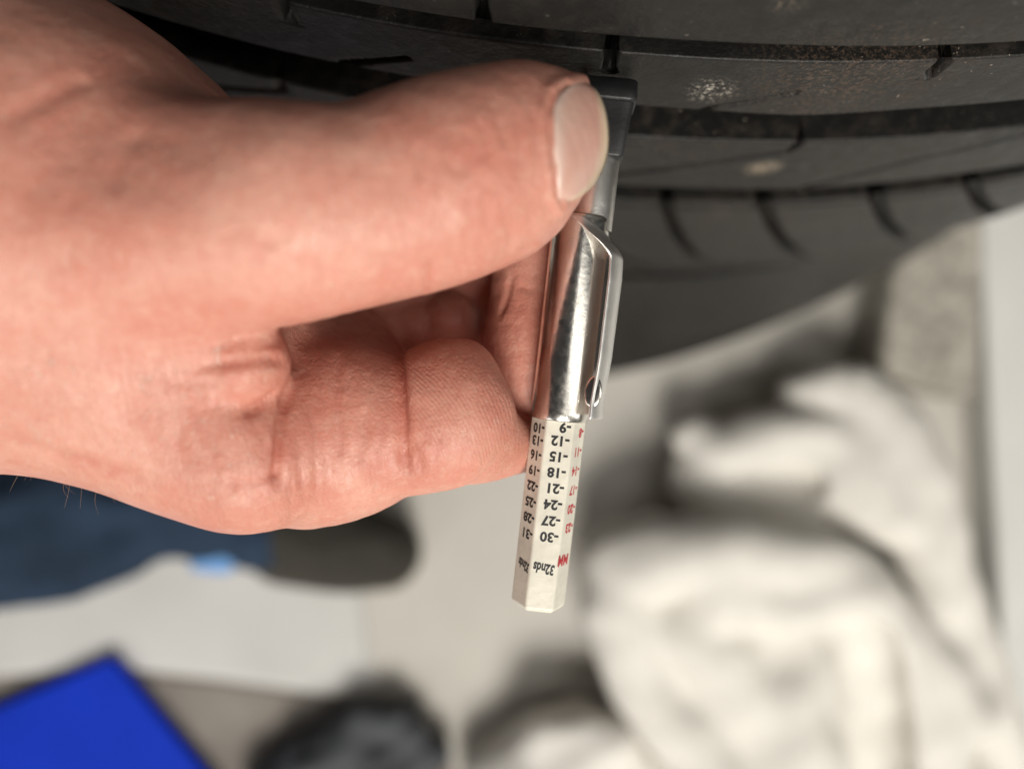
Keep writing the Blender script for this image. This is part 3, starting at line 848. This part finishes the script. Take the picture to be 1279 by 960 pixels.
# white sheet with a soft edge lying on the floor
def sheet(name, pts, mat, lift, label, cat, amp=1.2):
    pts = np.array(pts, float); V, F = [], []
    c = pts.mean(0); n = len(pts) * 8
    l = np.concatenate([pts, pts[:1]]); k = np.linspace(0, len(pts), n + 1)[:-1]
    o_ = np.stack([np.interp(k, np.arange(len(pts) + 1), l[:, 0]), np.interp(k, np.arange(len(pts) + 1), l[:, 1])], -1)
    for _ in range(2): o_ = (np.roll(o_, 1, 0) + 2 * o_ + np.roll(o_, -1, 0)) / 4
    R_ = 14
    for i in range(R_):
        q = c + (o_ - c) * (i + 1) / R_
        for x, y in q:
            p = P(x, y, FD); V.append([p[0], p[1], FD - lift - (amp * (1 + math.sin(p[0] / 17. + p[1] / 41.) * math.cos(p[1] / 23.)) if i < R_ - 1 else 0)])
    V.append([*P(c[0], c[1], FD)[:2], FD - lift - amp])
    nt = len(V) - 1
    F = [[i * n + j, i * n + (j + 1) % n, (i + 1) * n + (j + 1) % n, (i + 1) * n + j] for i in range(R_ - 1) for j in range(n)] + [[nt, (j + 1) % n, j] for j in range(n)]
    V = np.array(V); m = len(V)
    W_ = V.copy(); W_[:, 2] = FD - .4
    F += [[x + m for x in q[::-1]] for q in F] + [[(R_ - 1) * n + j, (R_ - 1) * n + (j + 1) % n, m + (R_ - 1) * n + (j + 1) % n, m + (R_ - 1) * n + j] for j in range(n)]
    o = obj(name, np.concatenate([V, W_]), F, mat); fix_normals(o)
    return tag(o, label, cat)
sheet('paper_sheet', [(-400, 560), (-100, 540), (200, 560), (445, 570), (452, 720), (470, 860), (380, 862), (160, 832), (-100, 850), (-400, 880)], m_plain('white_paper', (.60, .595, .58), .7, .05, 14), 1.0,
      'white paper sheet spread on the floor beside the blue box', 'paper', 1.4)
sheet('dark_floor_patch', [(-50, 800), (160, 838), (300, 852), (480, 880), (560, 925), (590, 1100), (-50, 1100)], m_plain('brown_grey_patch', (.26, .235, .21), .95, .15, 30, .001, 500), .8,  # darker brown-grey area of the floor, laid as a thin sheet
      'brownish grey patch on the floor under the blue box', 'mat', .3)
# blue plastic box
BLUE = m_plain('blue_plastic', (.006, .036, .50), .7, .15, 9, .0003, 500, .12)
box = thing('blue_box', 'bright blue plastic box cut off by the lower left corner', 'box', P(60, 960, FD))
bt = [(138, 822), (-110, 928), (40, 1150), (300, 1020)]
k = 457.
def box_part(name, inset, d0, d1, bev):
    c = np.mean(bt, 0); q = [tuple(c + (np.array(p) - c) * inset) for p in bt]
    lo = np.array([P(x, y, k) for x, y in q]); lo[:, 2] = d1; hi = lo.copy(); hi[:, 2] = d0
    o = obj(name, np.concatenate([lo, hi]), [[3, 2, 1, 0], [4, 5, 6, 7]] + [[i, (i + 1) % 4, 4 + (i + 1) % 4, 4 + i] for i in range(4)], BLUE, box, smooth=False)
    fix_normals(o); m = o.modifiers.new('soft_edges', 'BEVEL'); m.width, m.segments = bev * 1e-3, 3
box_part('box_body', .975, k + 3.4, FD - 1.5, 3)
box_part('lid', 1.0, k, k + 4, 1.5)
bag = lump('dark_bag', [[(350, 985, 46, 456), (420, 938, 42, 455), (470, 905, 30, 455), (510, 905, 26, 456)], [(480, 955, 46, 456), (530, 945, 26, 458)], [(440, 900, 14, 445), (500, 885, 12, 446)]],
           m_plain('dark_slate_cloth', (.055, .06, .068), .7, .4, 30), 3, 6, (2.2, 20))
tag(bag, 'crumpled dark slate grey bag at the bottom edge right of the blue box', 'bag')
